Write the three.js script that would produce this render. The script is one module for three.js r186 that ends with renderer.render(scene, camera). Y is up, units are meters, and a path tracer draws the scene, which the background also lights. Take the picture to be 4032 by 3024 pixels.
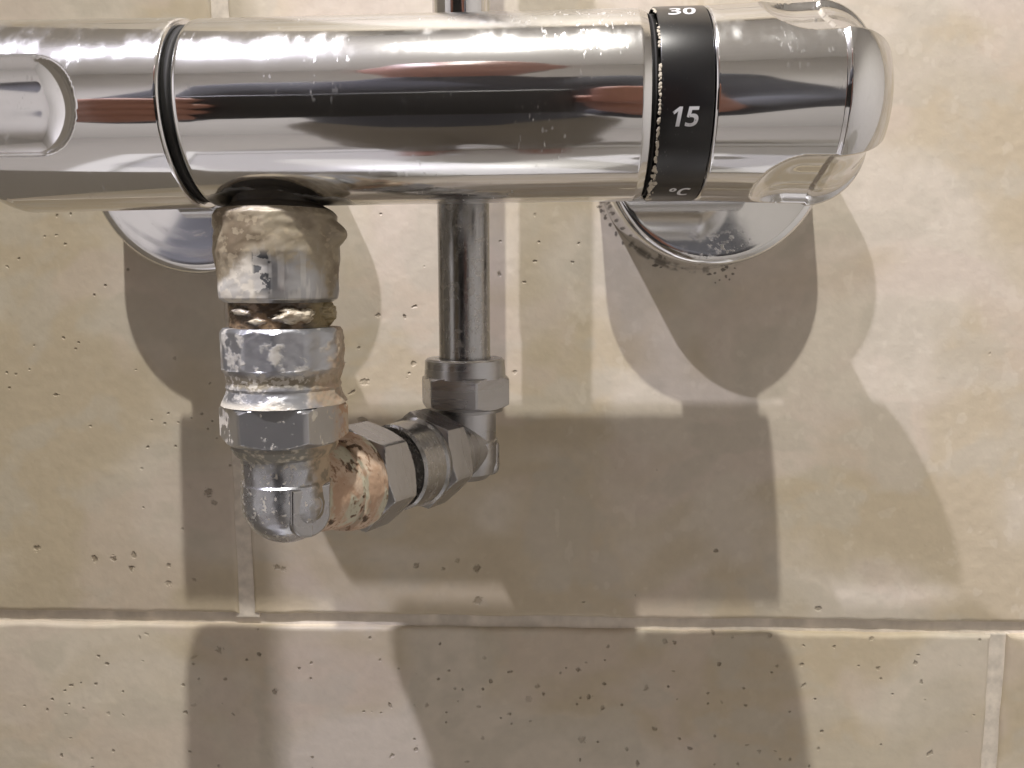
import * as THREE from 'three';
import { RoundedBoxGeometry } from 'three/addons/geometries/RoundedBoxGeometry.js';
import { mergeGeometries, toCreasedNormals } from 'three/addons/utils/BufferGeometryUtils.js';

// ---------------------------------------------------------------- camera, lamps, exposure
const scene = new THREE.Scene();
scene.background = new THREE.Color(0x000000);
const camera = new THREE.PerspectiveCamera(52.03, 4 / 3, 0.01, 20);
camera.position.set(0, 0, 0.2551);
camera.rotation.order = 'YXZ';
camera.rotation.set(-0.11868, 0.04, -0.004);
scene.add(camera);
const renderer = new THREE.WebGLRenderer({ antialias: true });
renderer.toneMapping = THREE.LinearToneMapping;
renderer.toneMappingExposure = 1.04;
renderer.shadowMap.enabled = true;
const CEIL = 1.305;
const LAMPS = [            // x, z, colour, candela: two ceiling spots over the shower
  [-0.0765, 0.613, 0xfaf6ef, 6.5],
  [-0.6466, 0.6415, 0xf2efff, 7.6],
];

// ---------------------------------------------------------------- helpers
const taken = {};
function numbered(name) { const n = taken[name] = (taken[name] ?? -1) + 1; return n ? name + '_' + String(n).padStart(3, '0') : name; }
function thing(name, label, category, group) {
  const o = new THREE.Group(); o.name = numbered(name); o.userData = { label, category }; if (group) o.userData.group = group; scene.add(o); return o;
}
function part(name, geo, mat, parent, label) {
  const m = new THREE.Mesh(geo, mat); m.name = name; m.castShadow = m.receiveShadow = true; if (label) m.userData.label = label; parent.add(m); return m;
}
function structure(name, geo, mat) { const m = new THREE.Mesh(geo, mat); m.name = name; m.castShadow = m.receiveShadow = true; m.userData.kind = 'structure'; scene.add(m); return m; }
const mm = (g) => { g.scale(0.001, 0.001, 0.001); return g; };
function rng(seed) { let s = seed >>> 0; return () => { s = (s + 0x6D2B79F5) >>> 0; let t = Math.imul(s ^ (s >>> 15), 1 | s); t = (t + Math.imul(t ^ (t >>> 7), 61 | t)) ^ t; return ((t ^ (t >>> 14)) >>> 0) / 4294967296; }; }
const TAB = new Float32Array(65536); { const r = rng(77); for (let i = 0; i < 65536; i++) TAB[i] = r(); }
function vn(x, y, s = 0) {                 // value noise 0..1
  const xi = Math.floor(x), yi = Math.floor(y), fx = x - xi, fy = y - yi, u = fx * fx * (3 - 2 * fx), v = fy * fy * (3 - 2 * fy);
  const a = ((xi + s * 37) & 255), a1 = ((xi + 1 + s * 37) & 255), b = ((yi + s * 91) & 255) << 8, b1 = ((yi + 1 + s * 91) & 255) << 8;
  const p = TAB[b | a], q = TAB[b | a1], r = TAB[b1 | a], t = TAB[b1 | a1];
  return p + (q - p) * u + (r - p + (p - q - r + t) * u) * v;
}
function fbm(x, y, o, s = 0) { let a = 0.5, t = 0, n = 0; for (let i = 0; i < o; i++) { t += a * vn(x, y, s + i * 5); n += a; a *= 0.5; x = x * 2.03 + 11.3; y = y * 2.03 + 7.7; } return t / n; }
const sst = (a, b, x) => { const t = Math.min(1, Math.max(0, (x - a) / (b - a))); return t * t * (3 - 2 * t); };
const mix = (a, b, t) => a + (b - a) * t;
const mix3 = (a, b, t) => [mix(a[0], b[0], t), mix(a[1], b[1], t), mix(a[2], b[2], t)];
const enc = (c) => Math.max(0, Math.min(255, 255 * (c <= 0.0031308 ? c * 12.92 : 1.055 * Math.pow(c, 1 / 2.4) - 0.055)));
const hex = (h) => { const c = new THREE.Color(h); return [c.r, c.g, c.b]; };
function dataTex(arr, w, h, srgb, wrap = THREE.RepeatWrapping) {
  const t = new THREE.DataTexture(arr, w, h); t.colorSpace = srgb ? THREE.SRGBColorSpace : THREE.NoColorSpace;
  t.magFilter = THREE.LinearFilter; t.minFilter = THREE.LinearMipmapLinearFilter; t.generateMipmaps = true; t.wrapS = t.wrapT = wrap; t.needsUpdate = true; return t;
}
// a weathered surface: fn(u, v) returns [r, g, b (linear), roughness, metalness, height]
function weathered(w, h, bump, fn, haze = 0) {
  const col = new Uint8Array(w * h * 4), orm = new Uint8Array(w * h * 4), bmp = new Uint8Array(w * h * 4);
  for (let j = 0; j < h; j++) for (let i = 0; i < w; i++) {
    const c = fn((i + 0.5) / w, (j + 0.5) / h), k = (j * w + i) * 4;
    col[k] = enc(c[0]); col[k + 1] = enc(c[1]); col[k + 2] = enc(c[2]); col[k + 3] = 255;
    orm[k] = 255; orm[k + 1] = Math.min(255, Math.max(0, c[3] * 255)); orm[k + 2] = Math.min(255, Math.max(0, c[4] * 255)); orm[k + 3] = 255;
    const b = Math.min(255, Math.max(0, c[5] * 255)); bmp[k] = bmp[k + 1] = bmp[k + 2] = b; bmp[k + 3] = 255;
  }
  const o = dataTex(orm, w, h, false);
  return new THREE.MeshPhysicalMaterial({ clearcoat: haze, clearcoatRoughness: 0.28, map: dataTex(col, w, h, true), roughness: 1, metalness: 1, roughnessMap: o, metalnessMap: o, bumpMap: dataTex(bmp, w, h, false), bumpScale: bump });
}
// surface of revolution about y (mm): profile [[r, y], ...] from top to bottom, subdivided; radial(phi, y, r) reshapes; phi = 0 faces +z, pi/2 faces +x
function revolve(profile, { seg = 96, step = 1, radial = null, crease = 0.6 } = {}) {
  const pts = []; let len = 0; const ls = [0];
  for (let i = 1; i < profile.length; i++) { len += Math.hypot(profile[i][0] - profile[i - 1][0], profile[i][1] - profile[i - 1][1]); ls.push(len); }
  for (let i = 0; i < profile.length - 1; i++) {
    const n = Math.max(1, Math.ceil((ls[i + 1] - ls[i]) / step));
    for (let k = 0; k < n; k++) { const t = k / n; pts.push([mix(profile[i][0], profile[i + 1][0], t), mix(profile[i][1], profile[i + 1][1], t), mix(ls[i], ls[i + 1], t) / len]); }
  }
  const e = profile[profile.length - 1]; pts.push([e[0], e[1], 1]);
  const pos = [], uv = [], idx = [];
  for (const [r, y, v] of pts) for (let k = 0; k <= seg; k++) {
    const phi = (k / seg) * Math.PI * 2 - Math.PI, rr = radial ? radial(phi, y, r) : r;
    pos.push(rr * Math.sin(phi), y, rr * Math.cos(phi)); uv.push(k / seg, 1 - v);
  }
  const W = seg + 1;
  for (let j = 0; j < pts.length - 1; j++) for (let k = 0; k < seg; k++) { const a = j * W + k, b = a + 1, c = a + W, d = c + 1; idx.push(a, c, b, b, c, d); }
  const g = new THREE.BufferGeometry(); g.setAttribute('position', new THREE.Float32BufferAttribute(pos, 3)); g.setAttribute('uv', new THREE.Float32BufferAttribute(uv, 2)); g.setIndex(idx);
  return toCreasedNormals(g, crease);
}
// hexagonal nut, flats apart AF, chamfered at both ends
const hexR = (af, turn) => (phi) => { const s = Math.PI / 3; let a = (phi - turn) % s; if (a < 0) a += s; return af / 2 / Math.cos(a - s / 2); };
function hexNut(af, y1, y0, turn, bore = 7.6, chamfer = 1.0) {
  const R = hexR(af, turn), top = af / 2 - 0.5, big = af / 2 / Math.cos(Math.PI / 6);
  const lim = (y) => top + Math.min(y1 - y, y - y0) * (big - top) / chamfer / 1.35;
  const inner = [[bore, y1], [top, y1]]; const p = [...inner];
  for (const k of [0.15, 0.35, 0.6, 0.85, 1.1, 1.4]) p.push([big, y1 - k * chamfer]);
  for (const k of [1.4, 1.1, 0.85, 0.6, 0.35, 0.15]) p.push([big, y0 + k * chamfer]);
  p.push([top, y0], [bore, y0]);
  return revolve(p, { seg: 120, step: 2.5, crease: 0.35, radial: (phi, y, r) => r < top + 0.01 ? r : Math.max(top, Math.min(R(phi), lim(y))) });
}
function orient(g, from, dir) { // geometry built about +y is laid along dir, its origin at from (mm)
  const q = new THREE.Quaternion().setFromUnitVectors(new THREE.Vector3(0, 1, 0), dir.clone().normalize());
  g.applyQuaternion(q); g.translate(from.x, from.y, from.z); return g;
}

// ---------------------------------------------------------------- the wall of travertine tiles
const JX = -101.7, PITCH = 505.4, TW = 500.6, JY = -112.0, RP = 300, TH = 296.2;
const PITS = [[-163.0,-34.3,0.98,0.44,0,0.75],[-169.3,-17.6,0.38,0.38,0,0.75],[-179.4,-26.7,0.35,0.33,0,0.75],[-176.2,-27.3,0.35,0.3,0,0.75],[-171.4,-25.7,0.35,0.3,0,0.75],
[-159.0,-15.1,0.35,0.3,0,0.75],[-155.2,-18.8,0.35,0.3,0,0.75],[-154.0,-16.7,0.35,0.3,0,0.75],[-176.3,8.3,0.35,0.65,35.0,0.75],[-172.3,10.8,0.44,0.3,40.0,0.75],
[-159.0,18.5,0.44,0.3,0,0.75],[-163.0,18.0,0.35,0.3,0,0.75],[-156.2,15.5,0.35,0.3,0,0.75],[-158.3,24.6,0.35,0.38,0,0.75],[-153.7,25.2,0.35,0.44,0,0.75],
[-178.9,-31.9,0.35,0.3,0,0.75],[-143.7,2.0,0.35,0.3,0,0.75],[-147.7,-1.0,0.35,0.3,0,0.75],[-135.9,7.2,0.35,0.3,0,0.75],[-121.8,-21.9,0.55,0.55,0,0.35],
[-110.6,-30.2,0.38,0.38,0,0.75],[-130.7,-42.7,0.35,0.3,0,0.75],[-126.5,-43.8,0.35,0.3,0,0.75],[-125.0,-40.4,0.35,0.3,0,0.75],[-121.9,-43.5,0.35,0.3,0,0.75],
[-117.2,-42.0,0.35,0.3,0,0.75],[-113.7,-40.5,0.35,0.3,0,0.75],[-110.3,-42.9,0.35,0.3,0,0.75],[-112.1,-45.5,0.35,0.3,0,0.75],[-109.1,-48.6,0.38,0.38,0,0.75],
[-132.7,-51.9,0.35,0.3,0,0.75],[-123.2,-51.5,0.35,0.3,0,0.75],[-151.9,-44.7,0.35,0.3,0,0.75],[-135.4,-59.2,0.44,0.44,0,0.35],[-105.1,-58.0,0.35,0.3,0,1],
[-165.0,-136.9,0.68,0.44,0,0.75],[-167.4,-138.8,0.44,0.34,0,0.75],[-172.3,-142.1,0.39,0.39,0,0.75],[-174.4,-146.1,0.39,0.48,0,0.75],[-161.6,-135.9,0.35,0.34,0,0.75],
[-156.1,-136.1,0.44,0.39,0,0.75],[-151.8,-128.6,0.53,0.53,0,0.75],[-154.6,-125.9,0.39,0.3,0,0.75],[-139.5,-118.9,0.39,0.58,0,0.75],[-136.8,-117.8,0.87,0.39,-40.0,0.35],
[-138.9,-127.4,0.68,0.3,-20.0,0.35],[-120.9,-125.7,0.87,0.34,20.0,0.35],[-121.2,-128.2,0.44,0.39,0,0.75],[-125.1,-135.9,0.44,0.53,0,1],[-124.9,-146.1,0.73,0.53,0,0.75],
[-121.7,-143.3,0.63,0.63,0,0.35],[-112.1,-123.1,0.77,1.06,0,0.75],[-98.0,-124.2,0.58,0.58,0,0.75],[-102.3,-126.3,0.44,0.3,0,0.75],[-110.1,-133.4,0.48,0.53,0,0.75],
[-119.6,-133.7,0.39,0.3,0,0.75],[-92.8,-138.0,0.68,0.77,0,1],[-108.2,-146.3,0.68,0.39,-35.0,0.75],[-83.9,-129.4,0.35,0.53,0,0.75],[-79.8,-127.2,0.35,0.48,0,0.75],
[-80.1,-132.9,0.35,0.3,0,0.75],[-170.4,-163.1,0.35,0.58,0,0.75],[-159.6,-164.0,0.48,0.48,0,0.75],[-151.6,-161.1,0.35,0.34,0,0.75],[-146.7,-138.8,0.39,0.3,0,1],
[-152.4,-147.1,0.68,0.48,0,0.35],[-167.7,-147.5,0.35,0.34,0,0.35],[-182.5,-144.7,0.35,0.3,0,0.75],[-161.3,-145.3,0.39,0.39,0,0.35],[-124.3,-160.8,0.39,0.39,0,0.75],
[-80.6,-162.0,0.35,0.3,0,0.75],[-159.4,-167.3,0.39,0.39,0,0.75],[-114.2,-165.9,0.39,0.39,0,0.75],[-97.9,-115.4,0.35,0.3,0,0.75],[-40.3,-141.9,0.57,0.94,-35.0,0.75],
[-21.0,-153.5,0.52,0.63,0,0.75],[-44.0,-158.1,0.52,0.94,-30.0,0.75],[-52.4,-160.6,0.47,0.89,-30.0,0.75],[-52.7,-142.3,0.36,1.04,25.0,0.75],[-32.3,-129.1,0.52,0.3,0,0.75],
[-11.4,-129.3,0.63,0.31,0,0.75],[-1.9,-134.4,0.63,0.83,-35.0,0.75],[0.0,-137.0,0.42,0.52,0,0.75],[-4.9,-139.1,0.94,0.94,0,0.35],[12.0,-128.2,0.63,0.47,0,0.75],
[5.8,-129.4,0.42,0.42,0,0.75],[7.7,-127.6,0.35,0.31,0,0.75],[20.8,-133.0,0.52,0.52,0,0.75],[21.9,-119.8,0.47,0.47,0,0.75],[41.0,-117.6,0.63,0.63,0,0.75],
[44.3,-118.0,0.63,0.63,0,0.75],[34.9,-134.2,0.57,1.04,-25.0,0.75],[42.4,-133.7,0.36,0.36,0,1],[43.8,-128.1,0.42,0.42,0,0.75],[15.6,-138.0,0.63,0.63,0,0.75],
[20.0,-142.0,0.52,0.78,-25.0,0.75],[11.6,-140.6,0.35,0.31,0,0.75],[12.6,-138.2,0.35,0.31,0,0.75],[26.7,-140.7,0.42,0.42,0,0.75],[13.3,-153.6,0.94,1.04,0,0.75],
[28.7,-156.6,0.47,0.47,0,0.75],[32.4,-162.1,0.52,1.04,0,0.75],[37.9,-149.0,0.73,0.47,0,0.75],[-22.1,-142.1,0.57,0.36,0,0.75],[-11.7,-144.5,0.57,0.47,0,0.75],
[-29.3,-140.3,0.35,0.31,0,0.75],[-30.3,-135.7,0.35,0.31,0,0.75],[-27.7,-135.9,0.36,0.36,0,0.75],[-17.9,-132.6,0.52,0.73,0,0.75],[-20.6,-135.6,0.52,0.52,0,0.75],
[-35.2,-119.6,0.36,0.36,0,0.75],[-49.6,-128.8,0.36,0.36,0,0.75],[-55.9,-125.8,0.35,0.31,0,0.75],[-59.1,-117.9,0.36,0.36,0,0.75],[-56.0,-145.0,0.35,0.3,0,0.75],
[-61.9,-144.7,0.35,0.31,0,0.75],[-26.2,-162.3,0.63,0.31,0,0.75],[-14.5,-146.1,0.42,0.3,0,0.75],[-33.3,-144.3,0.36,0.36,0,0.75],[-33.3,-147.9,0.35,0.31,0,0.75],
[-44.5,-154.5,0.36,0.36,0,0.75],[-10.9,-148.1,0.35,0.31,0,0.75],[-4.5,-147.0,0.42,0.42,0,0.75],[-36.0,-132.2,0.36,0.36,0,0.75],[-20.0,-124.3,0.52,0.52,0,0.35],
[20.8,-124.6,0.35,0.31,0,0.75],[18.7,-154.2,0.35,0.31,0,0.75],[12.8,-160.8,0.35,0.52,0,0.75],[46.5,-152.4,0.42,0.42,0,0.75],[91.5,-105.6,0.79,0.59,0,1],
[75.6,-115.3,0.69,0.5,0,0.75],[63.5,-116.0,0.4,0.4,0,0.75],[57.0,-114.7,0.35,0.4,0,0.75],[109.4,-115.8,0.45,0.99,-30.0,0.75],[86.7,-125.4,0.5,0.5,0,0.75],
[78.6,-125.7,0.4,0.4,0,0.75],[112.0,-126.1,0.5,0.5,0,0.75],[113.0,-129.8,0.45,0.45,0,0.75],[87.7,-132.6,0.35,0.74,-35.0,0.75],[124.1,-124.1,0.5,0.79,0,0.75],
[125.0,-121.3,0.35,0.35,0,0.75],[126.5,-130.8,0.35,0.59,0,0.75],[105.6,-125.4,0.35,0.3,0,0.75],[117.2,-135.2,0.35,0.3,0,0.75],[97.3,-118.6,0.4,0.4,0,0.75],
[59.2,-125.4,0.5,0.5,0,0.75],[68.5,-140.0,0.45,0.35,0,0.75],[67.6,-133.8,0.35,0.35,0,0.75],[55.8,-136.0,0.4,0.4,0,0.75],[55.9,-139.6,0.35,0.35,0,0.75],
[83.4,-142.1,0.35,0.3,0,0.75],[60.4,-138.8,0.5,0.5,0,0.35],[94.4,-148.9,0.4,0.59,0,0.75],[93.6,-155.2,0.35,0.59,0,0.75],[114.3,-153.3,0.35,0.35,0,0.75],
[130.7,-156.0,0.99,0.55,35.0,0.75],[144.3,-142.1,0.35,0.3,0,0.75],[58.4,-151.2,0.35,0.35,0,0.75],[69.6,-154.3,0.5,0.3,0,0.75],[73.7,-156.5,0.55,0.55,0,0.75],
[84.0,-159.3,0.45,0.45,0,0.75],[80.7,-159.1,0.35,0.3,0,0.75],[66.6,-161.2,0.45,0.45,0,0.75],[58.7,-161.7,0.35,0.35,0,0.75],[50.4,-155.9,0.69,0.4,0,0.75],
[90.6,-161.7,0.35,0.5,0,0.75],[91.7,-137.4,0.35,0.3,0,0.75],[144.6,-115.8,0.35,0.45,0,0.75],[76.8,-128.1,0.35,0.3,0,0.75],[87.1,-118.5,0.35,0.3,0,0.75],
[-41.7,-5.2,0.8,0.36,0,0.75],[-45.1,-8.4,0.35,0.63,0,0.75],[-53.7,-8.1,0.71,0.54,0,0.75],[-42.7,-23.7,0.8,0.63,0,0.75],[-43.9,-26.9,0.36,0.36,0,0.75],[-58.6,-29.8,1.34,0.8,0,0.35],
[-59.6,-42.4,1.12,0.63,0,0.75],[-63.0,-33.3,0.89,0.36,25.0,0.75],[-2.6,23.9,0.45,0.63,0,0.35],[-2.6,9.0,0.45,0.3,0,0.75],[9.3,8.8,0.54,0.3,0,0.75],[-14.2,5.3,0.35,0.63,0,0.75],
[-13.7,15.5,0.36,0.3,0,0.75],[-6.2,2.5,0.36,0.3,0,0.75],[-9.3,-26.6,0.54,0.54,0,0.35],[-1.5,15.3,0.35,0.3,0,0.75],[-52.0,24.4,0.35,0.3,0,0.75],[-60.3,-18.5,0.36,0.3,0,0.75],
[11.3,14.7,0.35,0.4,0,0.75],[-112.9,-67.3,1.2,1.2,0,0.75],[-111.2,-70.8,0.75,0.75,0,0.75],[-90.5,-93.2,1.05,0.6,0,0.75],[-88.3,-93.9,0.75,0.75,0,0.75],
[-28.9,-90.3,0.75,0.75,0,0.75],[-33.7,-93.0,0.6,0.6,0,0.75],[-42.7,-92.1,0.75,0.75,0,0.75],[-22.3,-93.0,1.05,1.05,0,0.75],[-22.1,-104.4,1.35,1.35,0,0.75],
[-173.7,-87.5,0.9,0.9,0,0.75],[-153.6,-90.9,0.9,0.9,0,0.75],[-147.1,-90.7,0.75,0.75,0,0.75],[-139.8,-89.5,0.75,1.05,0,0.75],[-140.9,-94.2,0.75,0.75,0,0.75],
[-127.9,-93.0,0.6,0.6,0,0.75],[-119.3,-97.8,0.75,0.75,0,0.75],[-128.3,-99.5,0.75,0.75,0,0.75],[57.2,-86.0,0.6,0.6,0,1]];
const MOULD = [[18.5,24.9,1.35,1.05],[19.7,22.7,0.9,1.35],[21.2,20.6,1.05,0.9],[23.0,17.7,0.75,1.2],[25.2,14.7,0.6,1.05],[35.6,7.7,1.95,0.75],[37.5,7.1,1.05,0.6],[54.6,5.1,0.9,0.6],[52.7,4.8,1.35,0.6],[57.1,6.1,1.2,0.9],[58.2,7.0,1.05,0.9],[60.7,6.7,0.75,0.6],[60.2,4.8,0.75,0.6],[58.0,4.1,0.75,0.75],[56.1,2.9,0.6,0.45],[59.1,3.1,0.45,0.45],[54.7,2.2,0.45,0.45],[17.8,26.2,1.5,0.75]];
const FL = [[-103.2, 37.6], [49.6, 39.2]];
function wallTextures() {
  const N = 2048, S = 400, X0 = -220, Y0 = -240, px = N / S;
  const col = new Uint8Array(N * N * 4), hgt = new Float32Array(N * N), pit = new Float32Array(N * N), mld = new Float32Array(N * N);
  const rand = rng(5), all = PITS.map((p) => p.slice());
  for (let i = 0; i < 230; i++) {         // the finest pits, thick in some beds and absent in others
    const x = X0 + rand() * S, y = Y0 + rand() * S, d = fbm(x / 34 + 3, y / 22 + 8, 2, 61);
    const rich = y < JY ? 0.5 : x > 60 ? 0.74 : 0.6;
    if (d < rich) continue;
    all.push([x, y, 0.16 + 0.34 * rand() ** 2, 0.14 + 0.26 * rand() ** 2, rand() * 180, 0.18 + rand() * 0.35]);
  }
  const stamp = (buf, x, y, rx, ry, ang, d, rough) => {
    const R = Math.max(rx, ry) * 1.6 + 0.4, ca = Math.cos(ang * Math.PI / 180), sa = Math.sin(ang * Math.PI / 180);
    const i0 = Math.max(0, Math.floor((x - R - X0) * px)), i1 = Math.min(N - 1, Math.ceil((x + R - X0) * px)), j0 = Math.max(0, Math.floor((y - R - Y0) * px)), j1 = Math.min(N - 1, Math.ceil((y + R - Y0) * px));
    for (let j = j0; j <= j1; j++) for (let i = i0; i <= i1; i++) {
      const dx = X0 + (i + 0.5) / px - x, dy = Y0 + (j + 0.5) / px - y, a = (dx * ca + dy * sa) / rx, b = (-dx * sa + dy * ca) / ry;
      const n = fbm((dx + x) * 1.6, (dy + y) * 1.6, 3, 17) - 0.5, v = sst(1.25, 0.55, Math.sqrt(a * a + b * b) + n * rough) * d;
      const k = j * N + i; if (v > buf[k]) buf[k] = v;
    }
  };
  for (const [x, y, rx, ry, a, d] of all) { const z = 0.55 + 0.6 * rand(); stamp(pit, x, y, rx * (0.95 + 0.35 * rand()), ry * (0.95 + 0.35 * rand()), a + 30 * (rand() - 0.5), Math.min(1, d * z), 1.6); }
  for (const [x, y, rx, ry] of MOULD) stamp(mld, x, y, rx * 0.6, ry * 0.6, 0, 0.9, 1.7);
  const cream = hex(0xc5b8a0), pale = hex(0xd1c7b7), pink = hex(0xcec0b2), tan = hex(0xb4a387), grey = hex(0xc0b8a8);
  for (let j = 0; j < N; j++) {
    const y = Y0 + (j + 0.5) / px;
    for (let i = 0; i < N; i++) {
      const x = X0 + (i + 0.5) / px, k = j * N + i, up = y > JY;
      const s = up ? (x < JX ? 3 : 9) : (x < 151.6 ? 15 : 21);
      const wx = x + 16 * (vn(x / 31, y / 31, s) - 0.5), wy = y + 16 * (vn(x / 29 + 9, y / 33, s + 1) - 0.5);
      const cl = fbm(wx / 52 + s * 7.1, wy / 38 + s * 3.3, 4, s), c2 = fbm(wx / 19 + s, wy / 15, 4, s + 40), c3 = fbm(wx / 36 + 50, wy / 26 + s, 3, s + 80), fine = fbm(x / 2.6, y / 2.6, 3, 33);
      let c = mix3(cream, pale, sst(0.46, 0.66, cl));
      c = mix3(c, tan, 0.32 * sst(0.54, 0.34, cl) * (0.4 + 0.6 * c2));
      c = mix3(c, pink, 0.55 * sst(0.5, 0.66, c3));
      c = mix3(c, grey, 0.6 * sst(0.52, 0.68, c2));
      const fleck = sst(0.70, 0.76, fbm(x / 4.2 + 9, y / 5.2 + 4, 3, 55)) * (up && x > 0 ? 0.16 : 0.06);
      c = mix3(c, hex(0xe4dccd), fleck);
      const m = (s === 3 ? 0.93 : s === 9 ? 0.985 : 0.97) * (1 + 0.10 * (fine - 0.5) + 0.10 * (c2 - 0.5));  // upper-left tile painted darker for the weaker lamp light on that side
      c = [c[0] * m, c[1] * m, c[2] * m];
      // mould that sits where the flange meets the tile
      let mo = mld[k];
      { const [fx, fy] = FL[1], d = Math.hypot(x - fx, y - fy); if (d > 31 && d < 37) { const an = Math.atan2(y - fy, x - fx) / Math.PI * 180, w = sst(-60, -95, an) + (an > 90 ? 1 : 0); mo = Math.max(mo, Math.min(1, w) * sst(0.9 + 1.1 * fbm(x / 3, y / 3, 3, 92), 0.2, Math.abs(d - 33.2)) * 0.75 * sst(0.46, 0.66, fbm(x / 2.6, y / 2.6, 3, 91))); } }
      c = mix3(c, hex(0x6b5d46), Math.min(1, pit[k] * 0.72));
      c = mix3(c, hex(0x2a1f12), mo * 0.85);
      col[k * 4] = enc(c[0]); col[k * 4 + 1] = enc(c[1]); col[k * 4 + 2] = enc(c[2]); col[k * 4 + 3] = 255;
      hgt[k] = 0.78 + 0.10 * (fine - 0.5) + 0.12 * (c2 - 0.5) - 0.62 * pit[k];
    }
  }
  const b = new Uint8Array(N * N * 4);
  for (let k = 0; k < N * N; k++) { const v = Math.max(0, Math.min(255, hgt[k] * 255)); b[k * 4] = b[k * 4 + 1] = b[k * 4 + 2] = v; b[k * 4 + 3] = 255; }
  return { map: dataTex(col, N, N, true, THREE.MirroredRepeatWrapping), bump: dataTex(b, N, N, false, THREE.MirroredRepeatWrapping), X0, Y0, S };
}
const WT = wallTextures();
const tileMat = new THREE.MeshStandardMaterial({ map: WT.map, bumpMap: WT.bump, bumpScale: 0.0011, roughness: 0.58, metalness: 0 });
function wornTile(xa, xb, ya, yb, z, seed) { // slab whose arrises wander a little and are rounded unevenly (mm)
  const loop = [], st = 2.4, edge = (x0, y0, x1, y1, nx, ny) => { const n = Math.ceil(Math.hypot(x1 - x0, y1 - y0) / st); for (let i = 0; i < n; i++) { const q = i / n, x = mix(x0, x1, q), y = mix(y0, y1, q), e = Math.min(1, Math.min(q, 1 - q) * n / 3), w = e * (0.9 * (fbm(x / 16, y / 16, 3, seed) - 0.5) + 0.7 * Math.max(0, fbm(x / 4 + 7, y / 4, 3, seed + 2) - 0.58)); loop.push([x - nx * (0.25 + w), y - ny * (0.25 + w), nx, ny, 1.0 + 0.9 * fbm(x / 9, y / 9, 3, seed + 4) + 2.2 * Math.max(0, fbm(x / 3.4, y / 3.4, 3, seed + 6) - 0.62)]); } };
  edge(xa, ya, xb, ya, 0, -1); edge(xb, ya, xb, yb, 1, 0); edge(xb, yb, xa, yb, 0, 1); edge(xa, yb, xa, ya, -1, 0);
  const n = loop.length, pos = [], idx = [], K = 5;
  for (let k = 0; k <= K; k++) for (const [x, y, nx, ny, r] of loop) { const a = (Math.min(k, K - 1) / (K - 1)) * Math.PI / 2, inset = r * (1 - Math.sin(a)), dz = k === K ? -8 : -r * (1 - Math.cos(a)) * 0.85; const cx = (xa + xb) / 2, cy = (ya + yb) / 2, ix = nx ? nx * inset : 0, iy = ny ? ny * inset : 0; const sx = Math.min(1, ((xb - xa) / 2 - inset) / Math.max(1e-6, Math.abs(x - cx))), sy = Math.min(1, ((yb - ya) / 2 - inset) / Math.max(1e-6, Math.abs(y - cy))); pos.push(nx ? x - ix : cx + (x - cx) * sx, ny ? y - iy : cy + (y - cy) * sy, z + dz); }
  for (let k = 0; k < K; k++) for (let i = 0; i < n; i++) { const a = k * n + i, b = k * n + (i + 1) % n, c = a + n, d = b + n; idx.push(a, c, b, b, c, d); }
  const tri = THREE.ShapeUtils.triangulateShape(loop.map((_, i) => new THREE.Vector2(pos[i * 3], pos[i * 3 + 1])), []); for (const q of tri) idx.push(q[0], q[1], q[2]);
  const g = new THREE.BufferGeometry(); g.setAttribute('position', new THREE.Float32BufferAttribute(pos, 3)); g.setAttribute('uv', new THREE.Float32BufferAttribute(new Float32Array(pos.length / 3 * 2), 2)); g.setIndex(idx); return toCreasedNormals(g, 0.45);
}
function grainTex(base, amp, size, seed) {
  const N = 256, a = new Uint8Array(N * N * 4), c0 = hex(base);
  for (let j = 0; j < N; j++) for (let i = 0; i < N; i++) { const n = 1 + amp * (fbm(i / size, j / size, 4, seed) - 0.5) * 2, k = (j * N + i) * 4; a[k] = enc(c0[0] * n); a[k + 1] = enc(c0[1] * n); a[k + 2] = enc(c0[2] * n); a[k + 3] = 255; }
  return dataTex(a, N, N, true, THREE.MirroredRepeatWrapping);
}
const groutTex = grainTex(0xd6cdc0, 0.26, 22, 4);
const groutMat = new THREE.MeshStandardMaterial({ map: groutTex, bumpMap: groutTex, bumpScale: 0.0002, roughness: 0.9 });
const X_L = -1.30, X_R = 0.90, Y_B = -1.08, Z_B = 1.7;
const wall = new THREE.Group(); wall.name = 'tiled_wall'; wall.userData.kind = 'structure'; scene.add(wall);
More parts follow.
